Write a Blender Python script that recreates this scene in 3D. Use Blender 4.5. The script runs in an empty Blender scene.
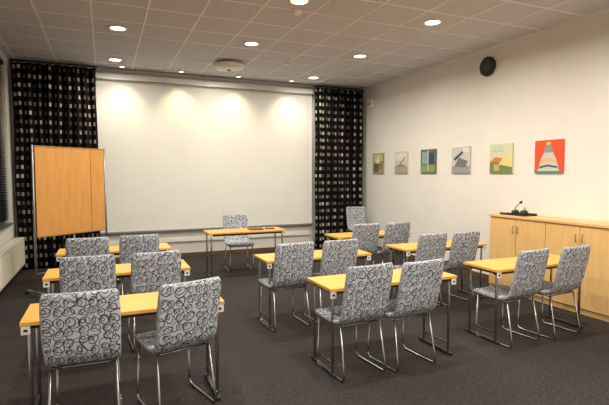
import bpy, math, random
from mathutils import Vector, Matrix
random.seed(4)
S=bpy.context.scene
try:
    S.view_settings.view_transform='Standard'
    S.view_settings.look='None'
except Exception as e: print(e)

# ------------------------------------------------------------ materials
def mat(name,col=(.5,.5,.5),rough=.6,metal=0.0,emit=None,es=1.0,spec=.5):
    m=bpy.data.materials.new(name); m.use_nodes=True
    b=m.node_tree.nodes['Principled BSDF']
    b.inputs['Base Color'].default_value=(*col,1); b.inputs['Roughness'].default_value=rough
    b.inputs['Metallic'].default_value=metal; b.inputs['Specular IOR Level'].default_value=spec
    if emit: 
        b.inputs['Emission Color'].default_value=(*emit,1); b.inputs['Emission Strength'].default_value=es
    return m
class NT:
    def __init__(s,m): s.t=m.node_tree; s.b=s.t.nodes['Principled BSDF']
    def n(s,ty,**k):
        x=s.t.nodes.new(ty)
        for a,v in k.items(): setattr(x,a,v)
        return x
    def l(s,a,b): s.t.links.new(a,b)
    def math(s,op,a,b=None,c=None):
        x=s.n('ShaderNodeMath',operation=op)
        for i,v in enumerate((a,b,c)):
            if v is None: continue
            if isinstance(v,(int,float)): x.inputs[i].default_value=v
            else: s.l(v,x.inputs[i])
        return x.outputs[0]
    def mix(s,f,a,b):
        x=s.n('ShaderNodeMix',data_type='RGBA')
        if isinstance(f,(int,float)): x.inputs[0].default_value=f
        else: s.l(f,x.inputs[0])
        for i,v in ((6,a),(7,b)):
            if isinstance(v,tuple): x.inputs[i].default_value=(*v,1)
            else: s.l(v,x.inputs[i])
        return x.outputs[2]
def noisy(name,c1,c2,scale,rough=.8,bump=0.0,bscale=None,stretch=(1,1,1),detail=4,spec=.3):
    m=mat(name,c1,rough,spec=spec); t=NT(m)
    tc=t.n('ShaderNodeTexCoord'); mp=t.n('ShaderNodeMapping'); mp.inputs['Scale'].default_value=stretch
    t.l(tc.outputs['Object'],mp.inputs[0])
    nz=t.n('ShaderNodeTexNoise'); nz.inputs['Scale'].default_value=scale; nz.inputs['Detail'].default_value=detail
    t.l(mp.outputs[0],nz.inputs['Vector'])
    r=t.n('ShaderNodeMapRange'); r.inputs[1].default_value=.3; r.inputs[2].default_value=.7
    t.l(nz.outputs[0],r.inputs[0])
    t.l(t.mix(r.outputs[0],c1,c2),t.b.inputs['Base Color'])
    if bump:
        nb=t.n('ShaderNodeTexNoise'); nb.inputs['Scale'].default_value=bscale or scale; t.l(mp.outputs[0],nb.inputs['Vector'])
        bp=t.n('ShaderNodeBump'); bp.inputs['Strength'].default_value=bump; bp.inputs['Distance'].default_value=.01
        t.l(nb.outputs[0],bp.inputs['Height']); t.l(bp.outputs[0],t.b.inputs['Normal'])
    return m
M_wall=noisy('wall_paint',(.76,.74,.70),(.79,.77,.73),2,.85,.05,120)
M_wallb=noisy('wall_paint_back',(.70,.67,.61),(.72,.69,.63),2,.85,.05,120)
M_ceil=noisy('ceiling_tile',(.55,.56,.61),(.61,.62,.67),60,.9,.1,200)
M_tbar=mat('ceiling_bar',(.80,.80,.82),.6)
M_floor=noisy('carpet',(.026,.022,.022),(.058,.049,.047),45,.95,.4,260,detail=8,spec=.1)
M_wood=noisy('beech_laminate',(.74,.35,.07),(.82,.42,.10),5,.38,stretch=(1,9,9),spec=.4)
M_woodc=noisy('birch_cabinet',(.70,.44,.17),(.77,.50,.22),4,.45,stretch=(6,6,.8),spec=.4)
M_woodb=noisy('board_veneer',(.56,.26,.06),(.62,.31,.09),4,.45,stretch=(6,6,.8),spec=.4)
M_woodt=mat('board_edge',(.34,.17,.05),.5)
M_chrome=mat('chrome',(.36,.36,.37),.25,1)
M_dark=mat('dark_steel',(.05,.05,.055),.35,.6)
M_black=mat('black_plastic',(.012,.012,.013),.5)
M_spk=mat('speaker_grille',(.035,.035,.037),.75)
M_white=mat('white_plastic',(.82,.82,.80),.45)
M_screen=noisy('projection_screen',(.73,.73,.70),(.75,.75,.72),3,.8,spec=.2)
M_rad=mat('radiator_enamel',(.75,.71,.60),.4)
M_grey=mat('grey_metal',(.30,.30,.31),.4,.7)
M_glass=mat('night_glass',(.006,.007,.012),.08)
M_blind=mat('dark_blind',(.012,.013,.02),.5)
M_gap=mat('baseboard_and_shadow_gap',(.10,.06,.03),.8)  # dark brown of the baseboards; also paints the shade in the cabinet door gaps
M_lamp=mat('lamp_glow',(1,1,1),.5,emit=(1,.90,.66),es=9)
M_ring=mat('lamp_ring',(.85,.82,.78),.35)

# upholstery: loops drawn on UV metres
M_fab=mat('loop_fabric',(.5,.5,.5),.85,spec=.15); t=NT(M_fab)
uv=t.n('ShaderNodeUVMap'); uv.uv_map='UVMap'; oi=t.n('ShaderNodeObjectInfo')
cx=t.n('ShaderNodeCombineXYZ'); t.l(t.math('MULTIPLY',oi.outputs['Random'],7.3),cx.inputs[0]); t.l(t.math('MULTIPLY',oi.outputs['Random'],3.1),cx.inputs[1])
va=t.n('ShaderNodeVectorMath',operation='ADD'); t.l(uv.outputs[0],va.inputs[0]); t.l(cx.outputs[0],va.inputs[1])
nz=t.n('ShaderNodeTexNoise',noise_dimensions='2D'); nz.inputs['Scale'].default_value=9; nz.inputs['Detail'].default_value=0; t.l(va.outputs[0],nz.inputs['Vector'])
sc=t.n('ShaderNodeVectorMath',operation='SCALE'); t.l(nz.outputs['Color'],sc.inputs[0]); sc.inputs['Scale'].default_value=.04
vb=t.n('ShaderNodeVectorMath',operation='ADD'); t.l(va.outputs[0],vb.inputs[0]); t.l(sc.outputs[0],vb.inputs[1])
def ring(scale,off,rad,th,rnd=.35):
    o=t.n('ShaderNodeVectorMath',operation='ADD'); t.l(vb.outputs[0],o.inputs[0]); o.inputs[1].default_value=off
    v=t.n('ShaderNodeTexVoronoi',voronoi_dimensions='2D'); v.inputs['Scale'].default_value=scale; v.inputs['Randomness'].default_value=rnd
    t.l(o.outputs[0],v.inputs['Vector'])
    d=t.math('ABSOLUTE',t.math('SUBTRACT',v.outputs['Distance'],rad))
    r=t.n('ShaderNodeMapRange'); r.inputs[1].default_value=th*.75; r.inputs[2].default_value=th*1.15; r.inputs[3].default_value=1; r.inputs[4].default_value=0
    t.l(d,r.inputs[0]); return r.outputs[0]
r1=ring(16,(0,0,0),.40,.046); r2=ring(12,(.31,.17,0),.39,.033); r3=ring(16,(.008,.005,0),.17,.042)
mx=t.math('MAXIMUM',t.math('MAXIMUM',r1,r2),r3)
t.l(t.mix(mx,(.53,.56,.62),(.045,.05,.07)),t.b.inputs['Base Color'])

# curtain: black cloth with rows of pale woven squares
M_cur=mat('checked_curtain',(.01,.01,.01),.8,spec=.1); t=NT(M_cur)
uv=t.n('ShaderNodeUVMap'); uv.uv_map='UVMap'
sp=t.n('ShaderNodeSeparateXYZ'); t.l(uv.outputs[0],sp.inputs[0])
def cell(o,size,fill):
    q=t.math('DIVIDE',o,size); f=t.math('FRACT',q)
    return t.math('FLOOR',q), t.math('LESS_THAN',t.math('ABSOLUTE',t.math('SUBTRACT',f,.5)),fill/2)
fu,mu=cell(sp.outputs[0],.15,.44); fv,mv=cell(sp.outputs[1],.15,.42)
cb=t.n('ShaderNodeCombineXYZ'); t.l(fu,cb.inputs[0]); t.l(fv,cb.inputs[1])
wn=t.n('ShaderNodeTexWhiteNoise',noise_dimensions='2D'); t.l(cb.outputs[0],wn.inputs['Vector'])
k=t.math('MULTIPLY',t.math('MULTIPLY',mu,mv),t.math('MULTIPLY_ADD',t.math('POWER',wn.outputs['Value'],1.5),.95,.10))
t.l(t.mix(k,(.007,.006,.007),(.62,.57,.49)),t.b.inputs['Base Color'])

# ------------------------------------------------------------ mesh builder
class MB:
    def __init__(s): s.v=[];s.f=[];s.m=[];s.s=[]
    def face(s,idx,m=0,sm=False): s.f.append(idx); s.m.append(m); s.s.append(sm)
    def box(s,x0,x1,y0,y1,z0,z1,m=0):
        b=len(s.v)
        s.v+=[(x0,y0,z0),(x1,y0,z0),(x1,y1,z0),(x0,y1,z0),(x0,y0,z1),(x1,y0,z1),(x1,y1,z1),(x0,y1,z1)]
        for q in ((0,3,2,1),(4,5,6,7),(0,1,5,4),(1,2,6,5),(2,3,7,6),(3,0,4,7)): s.face([b+i for i in q],m)
    def tube(s,pts,r,m=0,n=10,closed=False):
        pts=[Vector(p) for p in pts]; N=len(pts); b=len(s.v)
        up=None
        for i,p in enumerate(pts):
            if closed: d=(pts[(i+1)%N]-pts[i-1]).normalized()
            else: d=(pts[min(i+1,N-1)]-pts[max(i-1,0)]).normalized()
            if up is None: up=d.orthogonal().normalized()
            up=(up-d*up.dot(d)).normalized(); w=d.cross(up)
            for k in range(n):
                a=2*math.pi*k/n; s.v.append(tuple(p+r*(math.cos(a)*up+math.sin(a)*w)))
        for i in range(N if closed else N-1):
            j=(i+1)%N
            for k in range(n):
                l=(k+1)%n; s.face([b+i*n+k,b+i*n+l,b+j*n+l,b+j*n+k],m,True)
        if not closed:
            s.face([b+k for k in range(n)][::-1],m); s.face([b+(N-1)*n+k for k in range(n)],m)
    def lathe(s,prof,c=(0,0,0),axis='z',m=0,n=24):
        b=len(s.v)
        for r,h in prof:
            for k in range(n):
                a=2*math.pi*k/n; x,y=r*math.cos(a),r*math.sin(a)
                p={'z':(x,y,h),'x':(h,x,y),'y':(x,h,y)}[axis]
                s.v.append((c[0]+p[0],c[1]+p[1],c[2]+p[2]))
        for i in range(len(prof)-1):
            for k in range(n):
                l=(k+1)%n; s.face([b+i*n+k,b+i*n+l,b+(i+1)*n+l,b+(i+1)*n+k],m,True)
        s.face([b+k for k in range(n)][::-1],m); s.face([b+(len(prof)-1)*n+k for k in range(n)],m)
    def mesh(s,name,mats):
        me=bpy.data.meshes.new(name); me.from_pydata(s.v,[],s.f)
        for x in mats: me.materials.append(x)
        for p,mi,sm in zip(me.polygons,s.m,s.s): p.material_index=mi; p.use_smooth=sm
        me.update(); return me
    def obj(s,name,mats,bevel=0,parent=None,loc=None):
        return place(s.mesh(name,mats),name,bevel,parent,loc)
def place(me,name,bevel=0,parent=None,loc=None,rot=0):
    o=bpy.data.objects.new(name,me); S.collection.objects.link(o)
    if loc: o.location=loc
    if rot: o.rotation_euler[2]=rot
    if bevel:
        b=o.modifiers.new('bevel','BEVEL'); b.width=bevel; b.segments=2; b.limit_method='ANGLE'
    if parent: o.parent=parent
    return o
def fillet(pts,r,n=5):
    P=[Vector(p) for p in pts]; out=[P[0]]
    for i in range(1,len(P)-1):
        a=(P[i-1]-P[i]); c=(P[i+1]-P[i]); rr=min(r,a.length*.45,c.length*.45)
        p0=P[i]+a.normalized()*rr; p2=P[i]+c.normalized()*rr
        for k in range(n+1):
            u=k/n; out.append((1-u)**2*p0+2*u*(1-u)*P[i]+u*u*p2)
    out.append(P[-1]); return out

# ------------------------------------------------------------ room
XL,XR,YB,YF,H=-1.42,5.35,9.2,-1.6,3.5
def simple(name,b,m,bevel=0):
    k=MB(); k.box(*b); return k.obj(name,[m],bevel)
simple('floor',(XL-.2,XR+.2,YF-.2,YB+.2,-.1,0),M_floor)
ceil=simple('ceiling',(XL-.2,XR+.2,YF-.2,YB+.2,H,H+.1),M_ceil)
simple('wall_back',(XL-.2,XR+.2,YB,YB+.2,0,H),M_wallb)
simple('wall_front',(XL-.2,XR+.2,YF-.2,YF,0,H),M_wall)
simple('wall_right',(XR,XR+.2,YF,YB,0,H),M_wall)
# left wall with window opening
k=MB(); wy0,wy1,wz0,wz1=1.5,8.75,.80,3.40
k.box(XL-.2,XL,YF,wy0,0,H); k.box(XL-.2,XL,wy1,YB,0,H); k.box(XL-.2,XL,wy0,wy1,0,wz0); k.box(XL-.2,XL,wy0,wy1,wz1,H)
k.obj('wall_left',[M_wall])
k=MB(); 
k.box(XL-.16,XL-.14,wy0,wy1,wz0,wz1,1)
for z in (wz0,wz1-.06): k.box(XL-.19,XL-.08,wy0,wy1,z,z+.06,0)
n=5
for i in range(n+1):
    y=wy0+(wy1-wy0-.06)*i/n; k.box(XL-.19,XL-.08,y,y+.06,wz0,wz1,0)
k.box(XL-.08,XL+.04,wy0,wy1,wz0,wz0+.025,0)
k.obj('window_1',[M_grey,M_glass],.004)
k=MB(); z=wz0+.10
k.box(XL-.06,XL-.01,wy0+.02,wy1-.02,wz1-.07,wz1-.01,0)
while z<wz1-.08:
    b=len(k.v); y0,y1=wy0+.02,wy1-.02
    k.v+=[(XL-.06,y0,z+.012),(XL-.012,y0,z-.012),(XL-.012,y1,z-.012),(XL-.06,y1,z+.012)]
    k.face([b,b+1,b+2,b+3]); z+=.042
k.obj('venetian_blind',[M_blind])
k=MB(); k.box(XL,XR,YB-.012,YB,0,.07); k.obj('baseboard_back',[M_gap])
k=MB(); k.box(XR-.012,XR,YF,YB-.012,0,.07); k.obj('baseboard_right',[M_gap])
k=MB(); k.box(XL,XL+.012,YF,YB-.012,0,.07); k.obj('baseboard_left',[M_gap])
k=MB(); k.box(XL,XR,YB-.012,YB,H-.025,H); k.box(XR-.012,XR,YF,YB,H-.025,H); k.obj('trim_1',[M_tbar])
# ceiling grid
k=MB(); x=.5-.6*3
while x<XR: 
    if x>XL: k.box(x-.012,x+.012,YF,YB,H-.004,H+.001)
    x+=.6
y=8.7
while y>YF:
    k.box(XL,XR,y-.012,y+.012,H-.005,H+.001); y-=.6
k.obj('ceiling_grid',[M_tbar],parent=ceil)

# ------------------------------------------------------------ downlights
LC=(1,.915,.78)
def lamp_area(name,loc,power,col=LC,size=.16,spread=165,parent=None):
    L=bpy.data.lights.new(name,'AREA'); L.shape='DISK'; L.size=size; L.energy=power; L.color=col; L.spread=math.radians(spread)
    o=bpy.data.objects.new(name,L); S.collection.objects.link(o); o.location=loc
    if parent: o.parent=parent
    return o
k=MB()
k.lathe([(.115,0),(.115,-.010),(.095,-.014),(.088,-.006),(.088,0)],m=0,n=28)
k.lathe([(.088,-.003),(.088,-.006)],m=1,n=28)
dl=k.mesh('downlight',[M_ring,M_lamp])
POW=32.5
for y in (8.4,6.6,4.8,3.0,1.2,-.6):
    for x in (.2,2.0,3.8):
        o=place(dl,'recessed_downlight',loc=(x,y,H-.001))
        lamp_area('bulb',(0,0,-.02),POW if y<8 else POW*.5,parent=o)
k=MB(); k.lathe([(.055,0),(.055,-.012),(.045,-.03),(.04,-.03),(.04,-.01)],m=0,n=20); k.lathe([(.038,-.02),(.038,-.024)],m=1,n=20)
ww=k.mesh('wallwash',[M_ring,M_lamp])
for x in (.32,1.33,2.4,3.5):
    o=place(ww,'ceiling_wash_light',loc=(x,8.80,H-.001))
    L=bpy.data.lights.new('washer_bulb','SPOT'); L.energy=40; L.color=(1,.85,.48); L.spot_size=math.radians(92); L.spot_blend=1; L.shadow_soft_size=.04
    s=bpy.data.objects.new('washer_bulb',L); S.collection.objects.link(s); s.parent=o; s.location=(0,0,-.04)
    s.rotation_euler=(math.radians(12),0,0)

# ceiling diffuser / detectors
k=MB(); k.lathe([(.05,0),(.05,-.03),(.24,-.035),(.26,-.06),(.24,-.10),(.12,-.125),(.02,-.13)],n=32)
k.lathe([(.03,-.128),(.03,-.15),(.01,-.155)],m=1,n=16)
k.obj('ceiling_air_diffuser',[M_white,M_grey],loc=(1.98,7.85,H))
k=MB(); k.lathe([(.06,0),(.06,-.012),(.045,-.03),(.02,-.045),(.005,-.046)],n=24); k.obj('smoke_detector',[M_white],loc=(2.1,5.12,H))
k=MB(); k.lathe([(.06,0),(.06,-.012),(.045,-.03),(.02,-.045),(.005,-.046)],n=24); k.obj('smoke_detector',[M_white],loc=(2.9,7.5,H))

# ------------------------------------------------------------ projection screen with roller housing
k=MB(); Y=YB-.002
sx0,sx1,sz0,sz1=-.12,4.06,.55,3.30
k.box(sx0,sx1,YB-.075,YB-.055,sz0,sz1,0)
k.box(sx0-.03,sx1+.03,YB-.10,YB-.03,sz0-.035,sz0,1)
k.box(sx0-.04,sx1+.04,YB-.15,YB-.02,sz1,sz1+.10,2)
k.box(sx0-.04,sx1+.04,YB-.152,YB-.14,sz1-.012,sz1,1)
k.box(sx0-.03,sx0,YB-.09,YB-.05,sz0,sz1,2); k.box(sx1,sx1+.03,YB-.09,YB-.05,sz0,sz1,2)
for x in (.3,1.3,2.4,3.5): k.box(x-.03,x+.03,YB-.05,Y,sz1+.02,sz1+.08,1)
for x in (.3,3.6): k.box(x-.02,x+.02,YB-.06,Y,sz0-.03,sz0+.02,1)
k.obj('projection_screen',[M_screen,M_grey,M_tbar],.003)
k=MB(); k.box(-.1,4.05,YB-.05,Y,.30,.37,0)
for x in (.6,1.2,3.0,3.4): k.box(x,x+.16,YB-.056,YB-.05,.31,.36,1)
k.obj('cable_trunking',[M_white,M_ring],.003)

# ------------------------------------------------------------ curtains
def curtain(name,x0,x1,y,z0,z1,folds,amp):
    N=folds*12; R=16; vs=[];uvs=[];fs=[]; arc=0; prev=None
    cols=[]
    for i in range(N+1):
        u=i/N; x=x0+(x1-x0)*u; a=u*folds*2*math.pi
        yy=y+amp*math.sin(a)+.3*amp*math.sin(a*.37+1)
        if prev: arc+=math.hypot(x-prev[0],yy-prev[1])
        prev=(x,yy); cols.append((x,yy,arc,a))
    for j in range(R+1):
        z=z0+(z1-z0)*j/R
        for x,yy,ar,a in cols:
            k=.75+.25*math.cos(j*.5+a*.2)
            vs.append((x+.008*math.sin(j*.7+a*.13),y+(yy-y)*k,z)); uvs.append((ar,z))
    W=N+1
    for j in range(R):
        for i in range(N): fs.append((j*W+i,j*W+i+1,(j+1)*W+i+1,(j+1)*W+i))
    me=bpy.data.meshes.new(name); me.from_pydata(vs,[],fs); ul=me.uv_layers.new(name='UVMap')
    for lp in me.loops: ul.data[lp.index].uv=uvs[lp.vertex_index]
    for p in me.polygons: p.use_smooth=True
    me.materials.append(M_cur)
    e=bpy.data.objects.new(name,None); S.collection.objects.link(e)
    o=place(me,'cloth',parent=e); s=o.modifiers.new('s','SOLIDIFY'); s.thickness=.004
    k=MB(); k.tube([(x0-.02,y,z1+.03),(x1+.02,y,z1+.03)],.014,0)
    for i in range(folds+1):
        xx=x0+(x1-x0)*i/folds; k.tube([(xx,y,z1-.02),(xx,y,z1+.02)],.006,0,6)
    k.obj('rail',[M_dark],parent=e)
curtain('checked_curtain',XL+.06,-.10,YB-.24,.02,3.44,9,.06)
curtain('checked_curtain',4.10,XR-.10,YB-.24,.02,3.42,8,.06)

# ------------------------------------------------------------ chairs
def chair_shell():
    prof=[(-.085,.915),(-.082,.895),(-.070,.83),(-.052,.74),(-.034,.65),(-.016,.57),(.000,.515),(.022,.476),(.06,.452),(.12,.443),(.22,.440),(.32,.446),(.40,.452),(.428,.446),(.440,.434)]
    hw=  [.200,.212,.219,.220,.219,.217,.215,.214,.214,.215,.216,.216,.210,.203,.190]
    cols=[-1,-.94,-.65,-.22,.22,.65,.94,1]; nc=len(cols); n=len(prof); T=.021
    vs=[];uvs=[];arc=0
    for i,(y,z) in enumerate(prof):
        a=Vector(prof[max(i-1,0)]); b=Vector(prof[min(i+1,n-1)]); d=(b-a).normalized(); nr=Vector((-d[1],d[0]))
        if i: arc+=math.hypot(y-prof[i-1][0],z-prof[i-1][1])
        th=T*(.6 if i in(0,n-1) else 1)
        for sgn in (1,-1):
            for c in cols:
                cur=.022*(1-c*c)*(1 if z>.5 else .3)
                e=.55 if abs(c)==1 else 1
                py=y+nr[0]*th*sgn*e; pz=z+nr[1]*th*sgn*e
                if z>.5: py-=cur
                else: pz-=cur
                vs.append((c*hw[i],py,pz)); uvs.append((c*hw[i]+(1.3 if sgn<0 else 0),arc))
    fs=[]
    R=2*nc
    def idx(i,k):
        k%=R
        return i*R+(k if k<nc else R-1-(k-nc))
    for i in range(n-1):
        for k in range(R):
            fs.append((idx(i,k),idx(i,k+1),idx(i+1,k+1),idx(i+1,k)))
    for i in (0,n-1):
        for k in range(nc-1):
            q=(i*R+k,i*R+k+1,i*R+nc+k+1,i*R+nc+k); fs.append(q if i else q[::-1])
    me=bpy.data.meshes.new('chair_shell'); me.from_pydata(vs,[],fs); ul=me.uv_layers.new(name='UVMap')
    for lp in me.loops: ul.data[lp.index].uv=uvs[lp.vertex_index]
    for p in me.polygons: p.use_smooth=True
    me.materials.append(M_fab)
    import bmesh
    bm=bmesh.new(); bm.from_mesh(me); bmesh.ops.recalc_face_normals(bm,faces=bm.faces); bm.to_mesh(me); bm.free()
    return me
SHELL=chair_shell()
k=MB()
for sx in (-1,1):
    x=sx*.185; xf=sx*.200
    k.tube(fillet([(x,.05,.425),(xf,-.03,.010),(xf,.39,.010),(x,.38,.42)],.05),.0085,0)
    k.tube([(x,.05,.42),(x,.38,.415)],.009,0)
for y in (.07,.36): k.tube([(-.185,y,.412),(.185,y,.412)],.008,0)
FRAME=k.mesh('chair_frame',[M_chrome])
def chair(x,y,rot=0):
    # x,y = where the top of the backrest stands
    e=bpy.data.objects.new('patterned_chair',None); S.collection.objects.link(e)
    r=math.radians(rot); off=Vector((0,.085,0)); off.rotate(Matrix.Rotation(r,3,'Z'))
    e.location=(x+off.x,y+off.y,0); e.rotation_euler[2]=r
    o=place(SHELL,'seat_and_back',parent=e); m=o.modifiers.new('s','SUBSURF'); m.levels=2; m.render_levels=2
    place(FRAME,'tube_frame',parent=e)
CH=[(-.15,3.0,-2),(.50,3.02,16),(1.85,3.02,5),(2.33,3.0,5),(3.6,3.04,6),(4.15,3.03,5),
    (-.15,4.3,0),(.41,4.29,4),(1.75,4.3,4),(2.28,4.32,4),(3.51,4.35,4),(4.0,4.34,4),
    (-.19,5.55,0),(.35,5.58,3),(3.36,5.6,2),(3.9,5.62,2),
    (2.06,7.85,178),(4.93,8.70,172)]
for c in CH: chair(*c)

# ------------------------------------------------------------ tables
W,D,TZ=1.24,.45,.715
k=MB()
k.box(0,W,0,D,TZ-.024,TZ,0)
k.box(.03,W-.03,.06,.075,TZ-.06,TZ-.024,1); k.box(.03,W-.03,D-.075,D-.06,TZ-.06,TZ-.024,1)
for x in (.045,W-.045):
    k.box(x-.014,x+.014,.0,D,.006,.026,1)
    for y in (.05,D-.06): k.tube([(x,y,.02),(x,y,TZ-.03)],.012,2,10)
    k.tube([(x,.05,.10),(x,D-.06,.10)],.008,1,8)
    k.box(x-.014,x+.014,.02,D-.03,TZ-.05,TZ-.024,1)
    for y in (.01,D-.03): k.box(x-.018,x+.018,y,y+.02,0,.008,1)
for x in (.005,W-.055):
    k.box(x,x+.05,.004,.012,TZ-.078,TZ-.026,3); k.box(x+.014,x+.036,.001,.004,TZ-.060,TZ-.044,4)
TABLE=k.mesh('folding_table',[M_wood,M_dark,M_chrome,M_white,M_black])
for x,y in [(-.49,3.17),(1.58,3.17),(3.32,3.2),(-.51,4.46),(1.5,4.46),(3.24,4.50),(-.52,5.76),(3.0,5.78)]:
    place(TABLE,'folding_table',.003,loc=(x,y,0))
place(TABLE,'teacher_desk',.003,loc=(1.42,6.95,0))
k=MB(); k.box(0,.24,0,.17,0,.012,0); k.box(.27,.42,.03,.07,0,.02,1); k.tube([(.02,-.03,.006),(.20,-.05,.006)],.005,1,8)
k.obj('notebook',[M_black,M_dark],.002,loc=(2.1,7.08,TZ))

# ------------------------------------------------------------ mobile board
e=bpy.data.objects.new('mobile_display_board',None); S.collection.objects.link(e)
e.location=(-.83,6.9,0); e.rotation_euler[2]=math.atan2(.62,.86)
k=MB(); BW=1.0
k.box(.0,.78,-.015,.015,.79,1.96,0); k.box(.79,BW,-.015,.015,.79,1.96,0)
k.box(-.006,BW+.006,-.02,.02,1.96,1.975,1); k.box(-.006,BW+.006,-.02,.02,.775,.79,1); k.box(-.008,0,-.02,.02,.775,1.975,1); k.box(.78,.79,-.018,.018,.79,1.96,1)
k.obj('panels',[M_woodb,M_woodt],.002,parent=e)
k=MB()
for x in (-.028,BW+.025):
    k.tube([(x,0,.05),(x,0,1.98)],.014,0)
    k.tube(fillet([(x,-.27,.04),(x,-.2,.06),(x,.2,.06),(x,.27,.04)],.05),.014,0)
    for y in (-.25,.25): k.lathe([(.026,-.012),(.026,.012)],(x,y,.027),'x',1,14)
k.tube([(-.028,0,.30),(BW+.025,0,.30)],.011,0)
for x in (-.028,BW-.0):
    for z in (.85,1.85): k.box(x,x+.04,-.008,.008,z,z+.03,0)
k.obj('stand',[M_grey,M_black],parent=e)

# ------------------------------------------------------------ radiator
k=MB(); y0,y1=6.2,8.85
k.box(XL+.05,XL+.17,y0,y1,.12,.55,0)
y=y0+.02
while y<y1-.03:
    k.box(XL+.17,XL+.178,y,y+.028,.15,.53,0); y+=.05
k.box(XL+.04,XL+.18,y0,y1,.55,.565,0)
for y in (y0+.2,y1-.2): k.box(XL+.014,XL+.05,y,y+.04,.2,.5,0)
for y in (y0-.03,): k.tube(fillet([(XL+.11,y0+.01,.17),(XL+.11,y,.17),(XL+.11,y,0)],.02),.011,0)
k.obj('radiator',[M_rad],.003)

# ------------------------------------------------------------ sideboard cabinet
k=MB(); cx0=4.97; cy0,cy1=.90,4.95
k.box(cx0+.02,XR-.015,cy0,cy1,.0,1.02,0)
k.box(cx0-.015,XR-.013,cy0-.01,cy1+.015,1.02,1.05,0)
k.box(cx0+.015,cx0+.02,cy0+.01,cy1-.01,.06,1.0,1)
y=cy1; i=0
while y-.45>=cy0-.001:
    k.box(cx0,cx0+.016,y-.446,y-.004,.07,1.005,0)
    yy=y-.41 if i%2==0 else y-.04
    k.tube([(cx0-.018,yy,.82),(cx0-.018,yy,.92)],.005,2,8); k.tube([(cx0,yy,.83),(cx0-.018,yy,.83)],.004,2,6); k.tube([(cx0,yy,.91),(cx0-.018,yy,.91)],.004,2,6)
    y-=.45; i+=1
k.obj('sideboard_cabinet',[M_woodc,M_gap,M_chrome],.003)
# small gooseneck microphone set lying in a tray
e=bpy.data.objects.new('conference_microphone',None); S.collection.objects.link(e); e.location=(5.14,4.62,1.05)
k=MB(); k.box(-.12,.12,-.2,.2,0,.012,0)
for a,b in ((-.12,-.112),(.112,.12)): k.box(a,b,-.2,.2,.012,.03,0)
k.obj('tray',[M_black],parent=e)
k=MB()
k.lathe([(.045,.012),(.05,.03),(.045,.06),(.015,.07)],(0,.05,0),m=0,n=20)
k.tube(fillet([(0,.05,.05),(0,.05,.10),(0,-.03,.17)],.04),.007,1,8)
k.tube([(0,-.025,.165),(0,-.055,.185)],.015,0,10)
k.lathe([(.05,.012),(.055,.04),(.04,.07),(.01,.075)],(-.03,-.12,0),m=0,n=18)
k.lathe([(.024,.012),(.026,.06),(.014,.09),(.012,.11)],(.04,-.07,0),m=1,n=16)
k.lathe([(.02,.012),(.03,.05),(.027,.05),(.016,.02)],(.05,.13,0),m=2,n=16)
k.tube(fillet([(-.02,.08,.02),(-.09,.12,.018),(-.05,.17,.018),(.02,.16,.02)],.05),.005,0,8)
k.obj('microphone_parts',[M_black,M_grey,M_white],parent=e)

# ------------------------------------------------------------ loudspeaker
k=MB(); k.lathe([(.14,-.002),(.145,-.02),(.14,-.05),(.125,-.062),(.122,-.055)],axis='x',n=32)
k.lathe([(.122,-.05),(.122,-.056),(.09,-.066),(.05,-.072),(.01,-.074)],axis='x',m=1,n=32)
k.obj('loudspeaker',[M_black,M_spk],loc=(XR,5.42,3.22))
k=MB(); k.box(-.06,-.002,-.05,.05,-.09,.09,0); k.lathe([(.03,-.06),(.03,-.065)],axis='x',m=1,n=16); k.obj('motion_sensor',[M_white,M_grey],.008,loc=(XR,8.75,3.12))

# ------------------------------------------------------------ paintings (flat pictures on the right wall)
def C(r,g,b): return mat('paint',(r,g,b),.6)
def painting(yc,zc,base,shapes,w=.42,h=.43):
    k=MB(); mats=[C(*base)]
    k.box(XR-.024,XR-.002,yc-w/2,yc+w/2,zc-h/2,zc+h/2,0)
    for i,(poly,c) in enumerate(shapes):
        mats.append(C(*c)); b=len(k.v); xx=XR-.0245-.0006*(i+1)
        for u,v in poly: k.v.append((xx,yc+w/2-u*w,zc-h/2+v*h))   # u runs left to right as seen
        k.face(list(range(b,b+len(poly))),i+1)
    k.obj('abstract_painting',mats)
def R(a,b,c,d): return [(a,b),(c,b),(c,d),(a,d)]
zc=1.835
painting(8.45,zc,(.30,.34,.16),[(R(.1,.55,.9,.95),(.55,.55,.30)),(R(.15,.08,.55,.5),(.10,.13,.07)),(R(.55,.2,.9,.6),(.35,.20,.08)),([(.3,.5),(.5,.9),(.7,.5)],(.75,.72,.5))])
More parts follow.
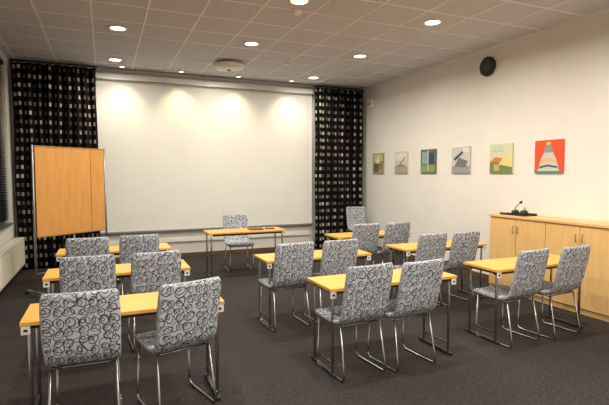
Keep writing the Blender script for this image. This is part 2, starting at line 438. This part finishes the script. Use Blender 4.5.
painting(7.62,zc,(.60,.58,.50),[(R(0,0,1,.3),(.35,.36,.30)),([(0,.3),(.5,.45),(1,.3)],(.45,.16,.10)),(R(.1,.6,.9,.92),(.72,.70,.62)),([(.2,.3),(.8,.75),(.85,.7),(.3,.28)],(.25,.25,.25))])
painting(6.79,zc,(.10,.14,.13),[(R(.05,.05,.95,.35),(.20,.33,.10)),(R(.1,.4,.45,.9),(.25,.36,.38)),(R(.55,.4,.9,.85),(.04,.06,.06)),(R(.45,.1,.55,.95),(.35,.45,.38))])
painting(5.96,zc,(.55,.56,.54),[(R(0,0,1,.28),(.30,.31,.30)),([(.1,.55),(.6,.85),(.66,.78),(.2,.48)],(.05,.05,.06)),([(.15,.25),(.4,.6),(.9,.45),(.75,.22)],(.16,.17,.18)),(R(.62,.78,.95,.95),(.72,.72,.66))])
painting(5.125,zc,(.62,.64,.42),[(R(0,0,1,.38),(.16,.22,.08)),([(.0,.38),(.25,.55),(.6,.50),(.8,.38)],(.65,.18,.05)),([(.4,.3),(.75,.68),(1,.6),(1,.2)],(.72,.62,.25)),(R(.1,.74,.6,.92),(.50,.62,.50)),(R(.2,.08,.45,.3),(.5,.4,.12))])
painting(4.33,zc,(.72,.08,.02),[(R(.0,.0,1,.06),(.05,.25,.22)),([(.12,.06),(.22,.40),(.34,.62),(.66,.62),(.78,.40),(.88,.06)],(.55,.56,.55)),([(.34,.62),(.40,.84),(.60,.84),(.66,.62)],(.25,.30,.30)),([(.22,.32),(.5,.38),(.78,.32),(.78,.40),(.5,.46),(.22,.40)],(.75,.45,.10)),([(.18,.14),(.5,.2),(.82,.14),(.82,.2),(.5,.26),(.18,.2)],(.08,.10,.10)),(R(.42,.86,.58,.93),(.8,.65,.2))])

# ------------------------------------------------------------ world + camera
w=bpy.data.worlds.new('w'); S.world=w; w.use_nodes=True
w.node_tree.nodes['Background'].inputs[0].default_value=(.02,.03,.06,1)
cam=bpy.data.cameras.new('camera'); co=bpy.data.objects.new('camera',cam); S.collection.objects.link(co); S.camera=co
cam.sensor_width=36; cam.lens=464*36/609; cam.clip_start=.05
co.location=(0,0,1.6)
co.rotation_euler=(math.radians(90-3.45),0,math.radians(-23.25))
